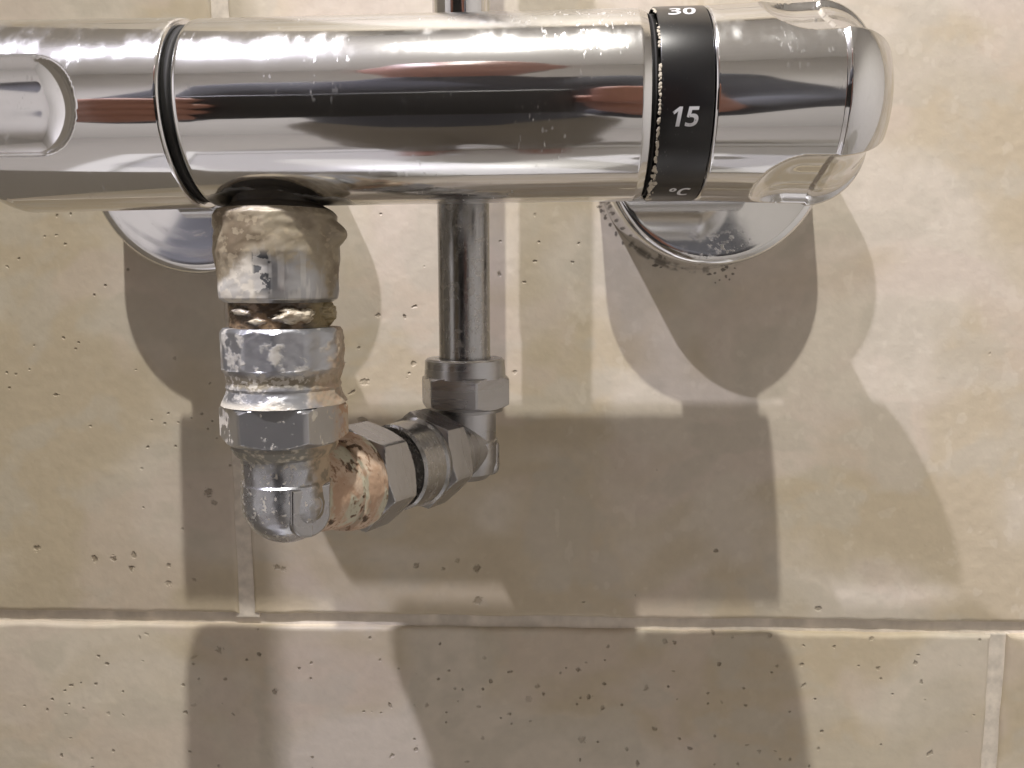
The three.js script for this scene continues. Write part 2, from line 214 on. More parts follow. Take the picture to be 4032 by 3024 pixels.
{
  const back = new THREE.BoxGeometry((X_R - X_L) * 1000 + 60, 2500, 40); back.translate((X_L + X_R) * 500, 130, -9 - 20 + 7); // recessed grout, its face 2 mm behind the tiles
  const uvg = back.attributes.uv; for (let i = 0; i < uvg.count; i++) uvg.setXY(i, uvg.getX(i) * 40, uvg.getY(i) * 40);
  part('grout_bed', mm(back), groutMat, wall);
  const rowsLow = Math.floor((-1080 - JY) / RP), r = rng(31);
  for (let k = rowsLow; k <= 4; k++) {
    const y0 = JY + k * RP + 1.8, odd = ((k % 2) + 2) % 2;
    for (let c = -3; c <= 2; c++) {
      const x0 = JX + c * PITCH + (odd ? PITCH / 2 : 0) + 2.4; let xa = Math.max(x0, X_L * 1000), xb = Math.min(x0 + TW, X_R * 1000), ya = Math.max(y0, -1080), yb = Math.min(y0 + TH, CEIL * 1000);
      if (xb - xa < 20 || yb - ya < 20) continue;
      const w = xb - xa, h = yb - ya, seen = (k === 0 && (c === 0 || c === -1)) || (k === -1 && (c === -1 || c === 0)), zo = k === -1 ? 0.35 : k === 0 && c === 0 ? 0.05 : k === 0 ? 0.15 : r() * 0.3;
      const g = seen ? wornTile(xa, xb, ya, yb, zo, 200 + c * 11 + k * 17) : new RoundedBoxGeometry(w, h, 8, 3, 1.15);
      if (!seen) g.translate((xa + xb) / 2, (ya + yb) / 2, -4 + zo);
      const p = g.attributes.position, uv = g.attributes.uv;
      for (let i = 0; i < p.count; i++) uv.setXY(i, (p.getX(i) - WT.X0) / WT.S, (p.getY(i) - WT.Y0) / WT.S);
      part('tile', mm(g), tileMat, wall);
    }
  }
  // pointing of the upright joints, packed almost level with the tiles
  const pointing = (x, ya, yb) => { const g = new RoundedBoxGeometry(8.4, yb - ya, 7.1, 1, 0.3); g.translate(x, (ya + yb) / 2, -4.3); const uv = g.attributes.uv, p = g.attributes.position; for (let i = 0; i < uv.count; i++) uv.setXY(i, p.getX(i) / 30, p.getY(i) / 30); part('joint', mm(g), groutMat, wall); };
  for (let k = rowsLow; k <= 4; k++) { const odd = ((k % 2) + 2) % 2, y0 = JY + k * RP; for (let c = -2; c <= 2; c++) { const x = JX + c * PITCH + (odd ? PITCH / 2 : 0); if (x > X_L * 1000 && x < X_R * 1000) pointing(x, Math.max(-1079, y0 + 0.4), Math.min(CEIL * 1000 - 1, y0 + RP - 2)); } }
}

// ---------------------------------------------------------------- the rest of the shower room, which only the chrome mirrors
const plaster = (c, s) => { const t = grainTex(c, 0.05, 14, s); t.repeat.set(4, 4); return new THREE.MeshStandardMaterial({ map: t, roughness: 0.85 }); };
const boxAt = (x0, x1, y0, y1, z0, z1) => { const g = new THREE.BoxGeometry(x1 - x0, y1 - y0, z1 - z0); g.translate((x0 + x1) / 2, (y0 + y1) / 2, (z0 + z1) / 2); return g; };
structure('ceiling', boxAt(X_L - 0.1, X_R + 0.1, CEIL, CEIL + 0.1, -0.1, Z_B + 0.1), plaster(0xefeeea, 2));
structure('floor', boxAt(X_L - 0.1, X_R + 0.1, Y_B - 0.1, Y_B, -0.1, Z_B + 0.1), plaster(0xaaa6a0, 3));
structure('wall_left', boxAt(X_L - 0.1, X_L, Y_B, CEIL, -0.05, Z_B), plaster(0xd2d0cc, 5));
structure('wall_right', boxAt(X_R, X_R + 0.1, Y_B, CEIL, -0.05, Z_B), plaster(0xd6d4d0, 6));
structure('added_nib_wall', boxAt(-0.40, -0.225, Y_B, CEIL, -0.02, 0.155), plaster(0xa29d95, 8));   // unseen wall return added left of the frame to block the left spot
structure('wall_back', boxAt(X_L - 0.1, X_R + 0.1, Y_B, CEIL, Z_B, Z_B + 0.1), plaster(0xd4d2ce, 7));

// ---------------------------------------------------------------- metals
function chromeMap(seed, spots) {          // chrome with water marks and dried scale; u around, v along
  return weathered(512, 512, 0.00003, (u, v) => {
    const n = fbm(u * 26, v * 26, 4, seed), s = fbm(u * 90, v * 90, 3, seed + 9), smear = sst(0.52, 0.75, fbm(u * 5, v * 9, 3, seed + 3));
    const a = (v - 0.5) * 360, film = sst(16, 32, a) * sst(72, 54, a) * sst(0.34, 0.62, fbm(u * 9, v * 22, 4, seed + 5));
    const sc = sst(0.71, 0.77, s) * spots * smear;
    return [mix(0.70, 0.78, sc), mix(0.70, 0.77, sc), mix(0.695, 0.75, sc), 0.06 + 0.10 * smear * n + 0.24 * film * n + 0.4 * sc, 1 - 0.75 * sc, 0.5 + 0.2 * sc];
  }, 0.5);
}
const chrome = chromeMap(11, 0.22);
const satin = weathered(256, 256, 0.00006, (u, v) => { const n = fbm(u * 30, v * 30, 4, 71), b = fbm(u * 6, v * 6, 3, 72); const k = 0.40 + 0.08 * (b - 0.5); return [k, k, k * 1.02, 0.20 + 0.18 * b, 1, n]; });
const dullPipe = weathered(512, 512, 0.00005, (u, v) => { const n = fbm(u * 60, v * 14, 4, 81), b = sst(0.5, 0.72, fbm(u * 30, v * 30, 4, 82)); const k = 0.34 + 0.1 * (n - 0.5); return [mix(k, 0.44, b * 0.5), mix(k, 0.42, b * 0.5), mix(k, 0.39, b * 0.5), 0.14 + 0.19 * n, 1 - 0.35 * b, 0.5 + 0.3 * n]; });
const black = new THREE.MeshStandardMaterial({ color: new THREE.Color().setRGB(0.012, 0.012, 0.014), roughness: 0.24 });
const rubber = new THREE.MeshStandardMaterial({ color: new THREE.Color().setRGB(0.018, 0.017, 0.015), roughness: 0.7 });

// ---------------------------------------------------------------- the thermostatic bar valve (mm about its axis, which runs along x)
const BY = 37.0, BZ = 86, BR = 18.75;
const valve = thing('shower_valve', 'chrome thermostatic shower bar valve with scooped knobs and black numbered ring', 'shower valve');
valve.position.set(0, (BY + 0.15) / 1000, BZ / 1000); valve.rotation.z = 0.006;
// a sleeve round the x axis: rf(x, a) gives the radius; a = 0 faces +z, pi/2 faces up
function sleeve(xs, seg, rf, a0 = 0) {
  const pos = [], uv = [], idx = [], W = seg + 1, x0 = xs[0][0], x1 = xs[xs.length - 1][0];
  for (const [x, r] of xs) for (let k = 0; k <= seg; k++) {
    const a = a0 + (k / seg) * Math.PI * 2 - Math.PI, rr = rf ? rf(x, a, r) : r; pos.push(x, rr * Math.sin(a), rr * Math.cos(a)); uv.push((x - x0) / (x1 - x0), k / seg);
  }
  for (let j = 0; j < xs.length - 1; j++) for (let k = 0; k < seg; k++) { const a = j * W + k, b = a + 1, c = a + W, d = c + 1; idx.push(a, c, b, b, c, d); }
  const g = new THREE.BufferGeometry(); g.setAttribute('position', new THREE.Float32BufferAttribute(pos, 3)); g.setAttribute('uv', new THREE.Float32BufferAttribute(uv, 2)); g.setIndex(idx); g.computeVertexNormals();
  const n = g.attributes.normal; // close the seam
  for (let j = 0; j < xs.length; j++) { const a = j * W, b = a + seg, v = new THREE.Vector3(n.getX(a) + n.getX(b), n.getY(a) + n.getY(b), n.getZ(a) + n.getZ(b)).normalize(); n.setXYZ(a, v.x, v.y, v.z); n.setXYZ(b, v.x, v.y, v.z); }
  return g;
}
// body: fillets at both ends; grime creeps up its underside from the outlet
const OX = -57;
const bodyMat = weathered(1024, 512, 0.00006, (u, v) => {
  const x = -70.4 + u * 90.7, a = (v - 0.5) * 360;       // a = degrees above the front
  const n = fbm(u * 60, v * 30, 4, 21), s = fbm(u * 150, v * 80, 3, 22), smear = sst(0.5, 0.74, fbm(u * 9, v * 7, 3, 23));
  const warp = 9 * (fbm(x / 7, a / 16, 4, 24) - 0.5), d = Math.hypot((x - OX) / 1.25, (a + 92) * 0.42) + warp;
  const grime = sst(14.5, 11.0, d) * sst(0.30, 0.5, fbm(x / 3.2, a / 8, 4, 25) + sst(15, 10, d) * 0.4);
  const film = sst(30, 12, d) * 0.5, soap = sst(16, 32, a) * sst(72, 54, a) * sst(0.34, 0.62, fbm(x / 11, a / 15, 4, 26));
  const scaleSpot = sst(0.70, 0.77, s) * 0.6 * (0.12 + 0.88 * sst(-12, 14, x)) * sst(16, 32, a) * sst(64, 50, a) + 0.35 * sst(0.73, 0.79, s) * smear;
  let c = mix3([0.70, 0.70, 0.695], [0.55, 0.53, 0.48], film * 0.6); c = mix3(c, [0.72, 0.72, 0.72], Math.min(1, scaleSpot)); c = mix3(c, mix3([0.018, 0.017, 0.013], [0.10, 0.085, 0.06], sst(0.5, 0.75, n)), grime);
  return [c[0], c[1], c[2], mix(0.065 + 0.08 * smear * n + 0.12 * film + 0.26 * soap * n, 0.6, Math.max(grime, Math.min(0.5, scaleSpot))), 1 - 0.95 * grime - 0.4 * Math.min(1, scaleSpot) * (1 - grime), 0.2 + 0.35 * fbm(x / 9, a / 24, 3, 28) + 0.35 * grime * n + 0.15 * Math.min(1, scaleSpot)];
}, 1.0);
{
  const xs = [[-70.4, 12], [-70.4, 17.6], [-70.2, 18.2], [-69.7, 18.6], [-69.0, BR]]; for (let i = 1; i < 24; i++) xs.push([mix(-69.0, 18.2, i / 24), BR]);
  xs.push([18.2, BR], [18.6, 18.7], [18.9, 18.5], [19.9, 18.15], [20.3, 17.9], [20.3, 12]);
  part('body', mm(sleeve(xs, 160, null)), bodyMat, valve);
  part('gap_ring', mm(sleeve([[-72.5, 10], [-72.5, 17.7], [-70.2, 17.7], [-70.2, 10]], 96, null)), rubber, valve, 'black seal in the gap beside the flow knob');
  part('gap_ring', mm(sleeve([[20.1, 10], [20.1, 17.6], [21.6, 17.6], [21.6, 10]], 96, null)), rubber, valve, 'black seal beside the numbered ring');
}
// knobs with three finger scoops each, open to the end
function knob(sign, xIn, xOut, r0, r1, scoops, reach, rnd, rndX, deep) {
  const L = Math.abs(xOut - xIn), xs = [[0, r0 - 6], [0, r0 - 0.6], [0.15, r0 - 0.25], [0.5, r0]];
  for (let i = 1; i <= 90; i++) { const t = 0.5 + (L - rndX - 0.5) * i / 90; xs.push([t, mix(r0, r1, t / L)]); }
  for (let i = 1; i <= 40; i++) { const a = (i / 40) * Math.PI / 2; xs.push([L - rndX + rndX * Math.sin(a), r1 - rnd + rnd * Math.cos(a)]); }
  for (const k of [0.9, 0.7, 0.4, 0.06]) xs.push([L + 0.01 * (1 - k), (r1 - rnd) * k]);
  const g = sleeve(xs.map(([t, r]) => [xIn + sign * t, r]), 420, (x, a, r) => {
    const t = sign * (x - xIn); let cut = 0;
    for (const c of scoops) {
      let da = a - c; da = Math.atan2(Math.sin(da), Math.cos(da));
      const arc = da * 18.8 / 9.3, along = Math.max(0, (L - reach + 9.3) - t) / 9.3, d = Math.hypot(arc, along);
      if (d < 1) cut = Math.max(cut, deep * Math.pow(1 - Math.pow(d, 2.6), 0.62));
    }
    return Math.max(2, r - cut);
  });
  if (sign < 0) { const ix = g.index.array; for (let i = 0; i < ix.length; i += 3) { const q = ix[i]; ix[i] = ix[i + 1]; ix[i + 1] = q; } const n = g.attributes.normal; for (let i = 0; i < n.count; i++) n.setXYZ(i, -n.getX(i), -n.getY(i), -n.getZ(i)); }
  return mm(g);
}
const DEG = Math.PI / 180;
const kA = part('flow_knob', knob(-1, -72.3, -118.4, 19.0, 19.4, [-4 * DEG, 116 * DEG, 236 * DEG], 30, 9, 8.5, 4.6), chrome, valve, 'chrome flow knob with a finger scoop in front');
const kB = part('temperature_knob', knob(1, 31.4, 66.8, 18.9, 20.2, [58 * DEG, 184 * DEG, -68 * DEG], 25.5, 12, 12, 4.0), chrome, valve, 'chrome temperature knob with finger scoops above and below');
part('end_cap', mm(sleeve([[66.6, 7.9], [67.0, 7.9], [67.3, 7.6], [67.4, 7.1], [67.4, 0.05]], 72, null)), chrome, kB);
// the black ring with its printed numbers
{
  const W = 256, H = 2048, cv = document.createElement('canvas'); cv.width = W; cv.height = H; const c = cv.getContext('2d');
  c.fillStyle = '#111113'; c.fillRect(0, 0, W, H);
  const perDeg = H / 360, pxmm = H / (2 * Math.PI * 18.85), wmm = W / 9.8;       // drawn squeezed so that it prints at its true size
  const put = (str, deg, size, x) => { c.save(); c.translate(x * W, (180 - deg) * perDeg); c.scale(wmm / pxmm, 1); c.transform(1, 0, -0.14, 1, 0, 0); c.font = 'bold ' + size * pxmm + 'px sans-serif'; c.textAlign = 'center'; c.textBaseline = 'middle'; c.fillStyle = '#d8d9dc'; c.fillText(str, 0, 0); c.restore(); };
  put('30', 54, 4.9, 0.5); put('15', -17.5, 4.9, 0.47); put('\u00b0C', -71, 4.2, 0.56);
  { const q = rng(63); for (let i = 0; i < 520; i++) { const yy = q() * H, edge = q() ** 2.2, xx = edge * W, al = 0.04 + 0.22 * (1 - edge) * q(); c.fillStyle = 'rgba(205,200,188,' + al.toFixed(3) + ')'; c.beginPath(); c.ellipse(xx, yy, 1 + 4 * q() * (1 - 0.6 * edge), 0.8 + 3 * q(), q() * 3, 0, 7); c.fill(); } c.fillStyle = '#111113'; for (let i = 0; i < 260; i++) { c.globalAlpha = 0.35 + 0.4 * q(); c.beginPath(); c.ellipse(W * (0.2 + 0.6 * q()), q() * H, 0.6 + 2.2 * q(), 0.6 + 1.6 * q(), q() * 3, 0, 7); c.fill(); } c.globalAlpha = 1; }
  const t = new THREE.CanvasTexture(cv); t.colorSpace = THREE.SRGBColorSpace;
  const m = new THREE.MeshPhysicalMaterial({ map: t, roughness: 0.28, clearcoat: 0.3, clearcoatRoughness: 0.2 });
  const ring = part('scale_ring', mm(sleeve([[21.5, 18.62], [21.7, 18.85], [26, 18.9], [31.1, 18.9], [31.3, 18.6]], 160, null)), m, valve, 'black ring printed 30, 15 and \u00b0C');
  // dried limescale along the ring's inner edge, in crumbs
  const r = rng(9), gs = [];
  for (let i = 0; i < 260; i++) {
    const a = (-86 + 150 * r()) * DEG; if (fbm(a * 5 + 3, 0.5, 3, 93) < 0.46 && a > -0.9) continue;
    const low = sst(-30, -60, a / DEG), s = 0.09 + 0.24 * r() ** 2 + 0.26 * low * r();
    const g = new THREE.IcosahedronGeometry(s, 1); g.deleteAttribute('uv'); g.scale(0.7 + 0.5 * r(), 1.3, 0.5); g.rotateX(-a); g.translate(21.3 + (r() - 0.35) * (0.35 + 0.7 * low), 18.72 * Math.sin(a), 18.72 * Math.cos(a)); gs.push(g);
  }
  const crumbs = part('limescale_line', mm(mergeGeometries(gs)), new THREE.MeshStandardMaterial({ color: new THREE.Color().setRGB(0.52, 0.47, 0.38), roughness: 0.8 }), ring); crumbs.userData.kind = 'stuff';
}
// the two inlets behind the bar and the outlet boss beneath it
for (const [fx, fy] of FL) part('inlet_shank', mm(orient(revolve([[11.5, 48], [11.5, 12]], { seg: 48, step: 40 }), new THREE.Vector3(fx, fy - BY, -BZ), new THREE.Vector3(0, 0, 1))), chrome, valve);
{
  const man = sleeve([[-118.3, 0.05], [-118.3, 11.6], [-117.8, 12.1], [62.9, 12.1], [63.4, 11.6], [63.4, 0.05]], 64, null); man.translate(0, -0.2, 48.9 - BZ);
  part('inlet_manifold', mm(man), chrome, valve);
  const web = new RoundedBoxGeometry(92, 20, 26, 3, 4); web.translate(-26, 0, -24); part('rear_web', mm(web), chrome, valve);
}
{
  const g = revolve([[9.2, -15], [9.4, -18.4], [11.4, -19.6], [11.6, -22.6], [11.0, -23.4]], { seg: 96, step: 0.5, radial: (p, y, r) => r + 0.9 * (fbm(p * 3 + 9, y * 0.7, 3, 41) - 0.5) });
  g.translate(OX, 0, 0);
  part('outlet_collar', mm(g), new THREE.MeshStandardMaterial({ map: grainTex(0x2e281e, 0.8, 12, 9), roughness: 0.62 }), valve, 'black grimy collar where the outlet leaves the bar');
}

// ---------------------------------------------------------------- wall flanges
const flangeMat = weathered(1024, 512, 0.00008, (u, v) => {   // u = 0.5 at the bottom; scale and grime gather there
  const n = fbm(u * 60, v * 22, 4, 131), n2 = fbm(u * 140, v * 46, 4, 132), low = sst(0.07, 0.01, Math.abs(u - 0.505 + 0.03 * (n - 0.5))) * sst(0.75, 0.66, v) * sst(0.36, 0.46, v), g = 0.6 * low * sst(0.52, 0.66, n * 0.5 + n2 * 0.5);
  return [mix(0.72, 0.33, g), mix(0.72, 0.32, g), mix(0.715, 0.29, g), 0.05 + 0.05 * n + 0.4 * g, 1 - 0.7 * g, 0.5 + 0.3 * g];
}, 0.3);
const flangeLabels = ['grey chrome wall flange behind the flow knob', 'chrome wall flange behind the black numbered ring, mould along its rim'];
FL.forEach(([fx, fy], i) => {
  const o = thing('wall_flange', flangeLabels[i], 'pipe flange', 'flanges where the inlets meet the wall'); o.position.set(fx / 1000, fy / 1000, 0);
  const p = [[11.6, 21.5], [28.6, 21.5]]; for (let k = 0; k <= 6; k++) { const a = k / 6 * Math.PI / 2; p.push([29.6 + 2.8 * Math.sin(a), 18.7 + 2.8 * Math.cos(a)]); } p.push([32.6, 9], [32.9, 0.2]);
  part('cover', mm(orient(revolve(p, { seg: 144, step: 3 }), new THREE.Vector3(), new THREE.Vector3(0, 0, 1))), i ? flangeMat : chrome, o);
});

// ---------------------------------------------------------------- corroded coupling under the outlet
const WHITE = [0.62, 0.58, 0.50], CREAM = [0.60, 0.50, 0.34], TAN = [0.40, 0.27, 0.155], BROWN = [0.145, 0.095, 0.05], OLIVE = [0.21, 0.17, 0.095], METAL = [0.42, 0.43, 0.45], RUST = [0.46, 0.25, 0.13], DARK = [0.035, 0.026, 0.016], FILM = [0.20, 0.19, 0.15];
const ang = (u) => (u - 0.5) * 360;       // degrees from +z towards +x
const adaptorMat = weathered(1024, 512, 0.00016, (u, v) => {
  const a = ang(u), y = mix(-2.4, 17, v), n = fbm(u * 20, v * 6, 5, 51), n2 = fbm(u * 54, v * 18, 4, 52), n3 = fbm(u * 10, v * 3.4, 4, 53);
  let c = mix3([0.30, 0.30, 0.30], [0.42, 0.42, 0.43], n3), ro = 0.3, me = 0.8, h = 0.35;                        // bare plated brass
  const veil = sst(2.5, 7.5, y + 9 * (n - 0.5) + 5 * sst(30, 70, Math.abs(a - 10)));                             // brown lime film, thick above and at the sides
  c = mix3(c, mix3([0.32, 0.27, 0.185], [0.17, 0.125, 0.07], sst(0.42, 0.64, n3 * 0.6 + n * 0.4)), veil * 0.92); ro = mix(ro, 0.42, veil); me = mix(me, 0.06, veil); h = mix(h, 0.45 + 0.4 * n, veil);
  c = mix3(c, [0.38, 0.32, 0.225], 0.8 * veil * sst(0.55, 0.68, n2));
  const tri = sst(1.6, -1.2, (y - 6.6) + Math.abs(a + 14) * 0.15 + 5 * (n - 0.5)) * sst(-70, -48, a) * sst(14, 0, a);
  c = mix3(c, WHITE, tri * (0.5 + 0.5 * sst(0.38, 0.58, n2))); ro = mix(ro, 0.7, tri); me = mix(me, 0.05, tri); h = mix(h, 0.7, tri);
  const streak = sst(0.45, 0.6, fbm(u * 70, v * 3, 3, 59)) * sst(10, 2, y) * sst(38, 26, Math.abs(a - 30)); c = mix3(c, [0.52, 0.51, 0.49], streak * 0.6); me = mix(me, 0.4, streak * 0.6);
  const dk = sst(0.50, 0.60, n2) * sst(10, 6, Math.abs(a - 4)) * sst(4.5, 2.5, Math.abs(y - 3.6)); c = mix3(c, [0.04, 0.045, 0.055], dk * 0.9);
  return [c[0], c[1], c[2], ro, me, h];
});
const coupling = thing('outlet_coupling', 'corroded pipe coupling caked with brown grime and limescale below the valve', 'pipe coupling'); coupling.position.set(OX / 1000, 0, BZ / 1000);
{
  const lump = (p, y) => { const d = Math.hypot((p - 1.45) / 0.34, (y - 12) / 3.6); return 2.6 * sst(1, 0.1, d); };
  part('sleeve', mm(revolve([[10, 17.2], [12.0, 17.0], [12.9, 15.8], [13.1, 8], [12.7, 5], [12.6, 0], [12.4, -1.6], [11.2, -2.4]], { seg: 160, step: 0.35, crease: 1.2, radial: (p, y, r) => r + 0.5 * (fbm(p * 3.2 + 20, y * 0.32, 4, 54) - 0.5) + 0.5 * sst(6, 14, y) * (fbm(p * 7, y * 0.8, 3, 55) - 0.5) + lump(p, y) })), adaptorMat, coupling, 'brown crusted sleeve with a bare white-scaled patch');
  // lime plugs in the groove: [angle, half width (rad), height, half height, bulge]
  const PLUGS = [[0.62, 0.52, -5.0, 1.9, 1.9], [-0.55, 0.42, -4.2, 1.0, 1.0], [-0.15, 0.3, -6.2, 0.7, 0.7], [1.55, 0.4, -4.6, 2.6, 1.7]];
  const plug = (q, y) => { let b = 0; for (const [a, w, h, k, r] of PLUGS) b = Math.max(b, r * sst(1, 0.25, Math.hypot((q - a) / w, (y - h) / k) + 0.9 * (fbm(q * 7 + 5, y * 1.1, 4, 58) - 0.5))); return b; };
  const grooveMat = weathered(1024, 256, 0.0003, (u, v) => {
    const a = ang(u), q = a * DEG, y = mix(-8.4, -1.2, v), n = fbm(u * 30, v * 6, 5, 56), n2 = fbm(u * 90, v * 16, 4, 57), b = sst(0.1, 0.7, plug(q, y));
    let c = mix3([0.055, 0.036, 0.02], [0.22, 0.15, 0.09], sst(0.38, 0.64, n)); c = mix3(c, [0.24, 0.19, 0.09], sst(40, 66, a) * 0.8);
    c = mix3(c, mix3(mix3(WHITE, CREAM, n), [0.27, 0.21, 0.09], sst(58, 74, a) * 0.8), b * (0.55 + 0.45 * sst(0.36, 0.56, n2)));
    return [c[0], c[1], c[2], mix(0.34, 0.3, b), 0, 0.35 + 0.5 * n2];
  });
  part('thread_groove', mm(revolve([[10.6, -1.2], [10.6, -8.4]], { seg: 240, step: 0.18, crease: 1.2, radial: (q, y, r) => r + 0.7 * (fbm(q * 4 + 3, y * 0.7, 4, 60) - 0.5) + plug(q, y) })), grooveMat, coupling, 'groove plugged with yellowish wet limescale');
  const lowMat = weathered(1024, 512, 0.00028, (u, v) => {
    const a = ang(u), y = mix(-24.2, -7.6, v), n = fbm(u * 30, v * 8, 5, 61), n2 = fbm(u * 80, v * 24, 4, 62), n3 = fbm(u * 18, v * 6, 4, 63);
    let c = mix3(METAL, [0.30, 0.31, 0.34], n3), ro = 0.36, me = 0.85, h = 0.4;
    const wsp = sst(0.50, 0.68, n * 0.65 + n2 * 0.35 + 0.04 * sst(0, -40, a)) * 0.75; c = mix3(c, WHITE, wsp * 0.8); ro = mix(ro, 0.65, wsp); me = mix(me, 0.1, wsp); h = mix(h, 0.7, wsp);
    const gr = sst(1.8, 0.4, Math.abs(y + 19.4 + 1.4 * (n - 0.5)) ) * 0.8; c = mix3(c, mix3(OLIVE, WHITE, sst(0.5, 0.62, n2) * 0.8), gr); me = mix(me, 0, gr); ro = mix(ro, 0.7, gr);
    const rt = 0.85 * sst(58, 84, a + 44 * (n - 0.5) + 3 * (-14 - y)); c = mix3(c, mix3([0.50, 0.40, 0.29], mix3([0.34, 0.31, 0.23], [0.50, 0.33, 0.21], n2), sst(0.4, 0.6, n3)), rt); me = mix(me, 0.05, rt); ro = mix(ro, 0.7, rt); h = mix(h, 0.3 + 0.7 * n, rt);
    const bot = sst(-22.6, -23.8, y) * sst(40, 10, a); c = mix3(c, WHITE, bot * 0.9); me = mix(me, 0.15, bot);
    const rim = sst(-9.2, -8.2, y + 1.2 * (n - 0.5)) * sst(40, 20, Math.abs(a + 22)); c = mix3(c, WHITE, rim);
    return [c[0], c[1], c[2], ro, me, h];
  });
  const R8 = (phi) => { const s = Math.PI / 6; let a = (phi - 0.2) % s; if (a < 0) a += s; return 12.7 * Math.cos(s / 2) / Math.cos(a - s / 2); };
  part('coupling_body', mm(revolve([[9, -7.6], [12.0, -7.8], [12.75, -8.8], [12.75, -16.2], [12.0, -17.6], [11.6, -19.2], [11.9, -20.4], [11.7, -21], [11.9, -21.6], [13.0, -24.2]], { seg: 192, step: 0.35, crease: 0.5, radial: (p, y, r) => (y > -16.4 && r > 12.2 ? Math.min(r, R8(p) + 0.15) : r) + 0.28 * (fbm(p * 7, y * 0.8, 4, 64) - 0.5) + 0.9 * sst(0.95, 1.35, p) * sst(2.2, 1.8, p) * (0.2 + fbm(p * 9, y * 0.7, 3, 65)) })), lowMat, coupling, 'dull grey faceted body spotted with white scale');
}

// ---------------------------------------------------------------- front compression elbow
const EY = -46, ec = new THREE.Vector3(OX, EY, BZ), rc = new THREE.Vector3(-22.9, EY, 26.5), along = rc.clone().sub(ec), LEN = along.length(); along.normalize();
const at = (s) => ec.clone().addScaledVector(along, s);
const elbow = thing('compression_elbow', 'grey chrome compression elbow caked in orange corrosion, under the crusted coupling', 'pipe elbow');
const nutMat = weathered(1024, 256, 0.00016, (u, v) => {
  const a = ang(u), y = mix(-33, -23.5, v), n = fbm(u * 40, v * 8, 5, 66), n2 = fbm(u * 100, v * 20, 4, 67), n3 = fbm(u * 12, v * 4, 3, 68);
  let c = mix3([0.40, 0.41, 0.43], [0.47, 0.47, 0.48], n3), ro = 0.33, me = 0.92, h = 0.4;
  const wt = Math.max(sst(-25.4, -24.4, y + 1.0 * (n - 0.5)) * sst(70, 50, a), sst(0.60, 0.70, n2 * 0.5 + n * 0.5 + 0.10 * sst(-32, -50, a)), 0.9 * sst(-58, -66, a) * sst(0.4, 0.5, n)); c = mix3(c, WHITE, wt * 0.9); ro = mix(ro, 0.6, wt); me = mix(me, 0.1, wt); h = mix(h, 0.7, wt);
  const rt = sst(72, 92, a + 30 * (n - 0.5)); c = mix3(c, mix3([0.52, 0.42, 0.31], [0.48, 0.31, 0.20], sst(0.45, 0.65, n2)), rt); me = mix(me, 0, rt); ro = mix(ro, 0.75, rt);
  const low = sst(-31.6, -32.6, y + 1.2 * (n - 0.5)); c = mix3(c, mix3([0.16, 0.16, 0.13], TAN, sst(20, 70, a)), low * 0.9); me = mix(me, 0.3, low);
  return [c[0], c[1], c[2], ro, me, h];
});
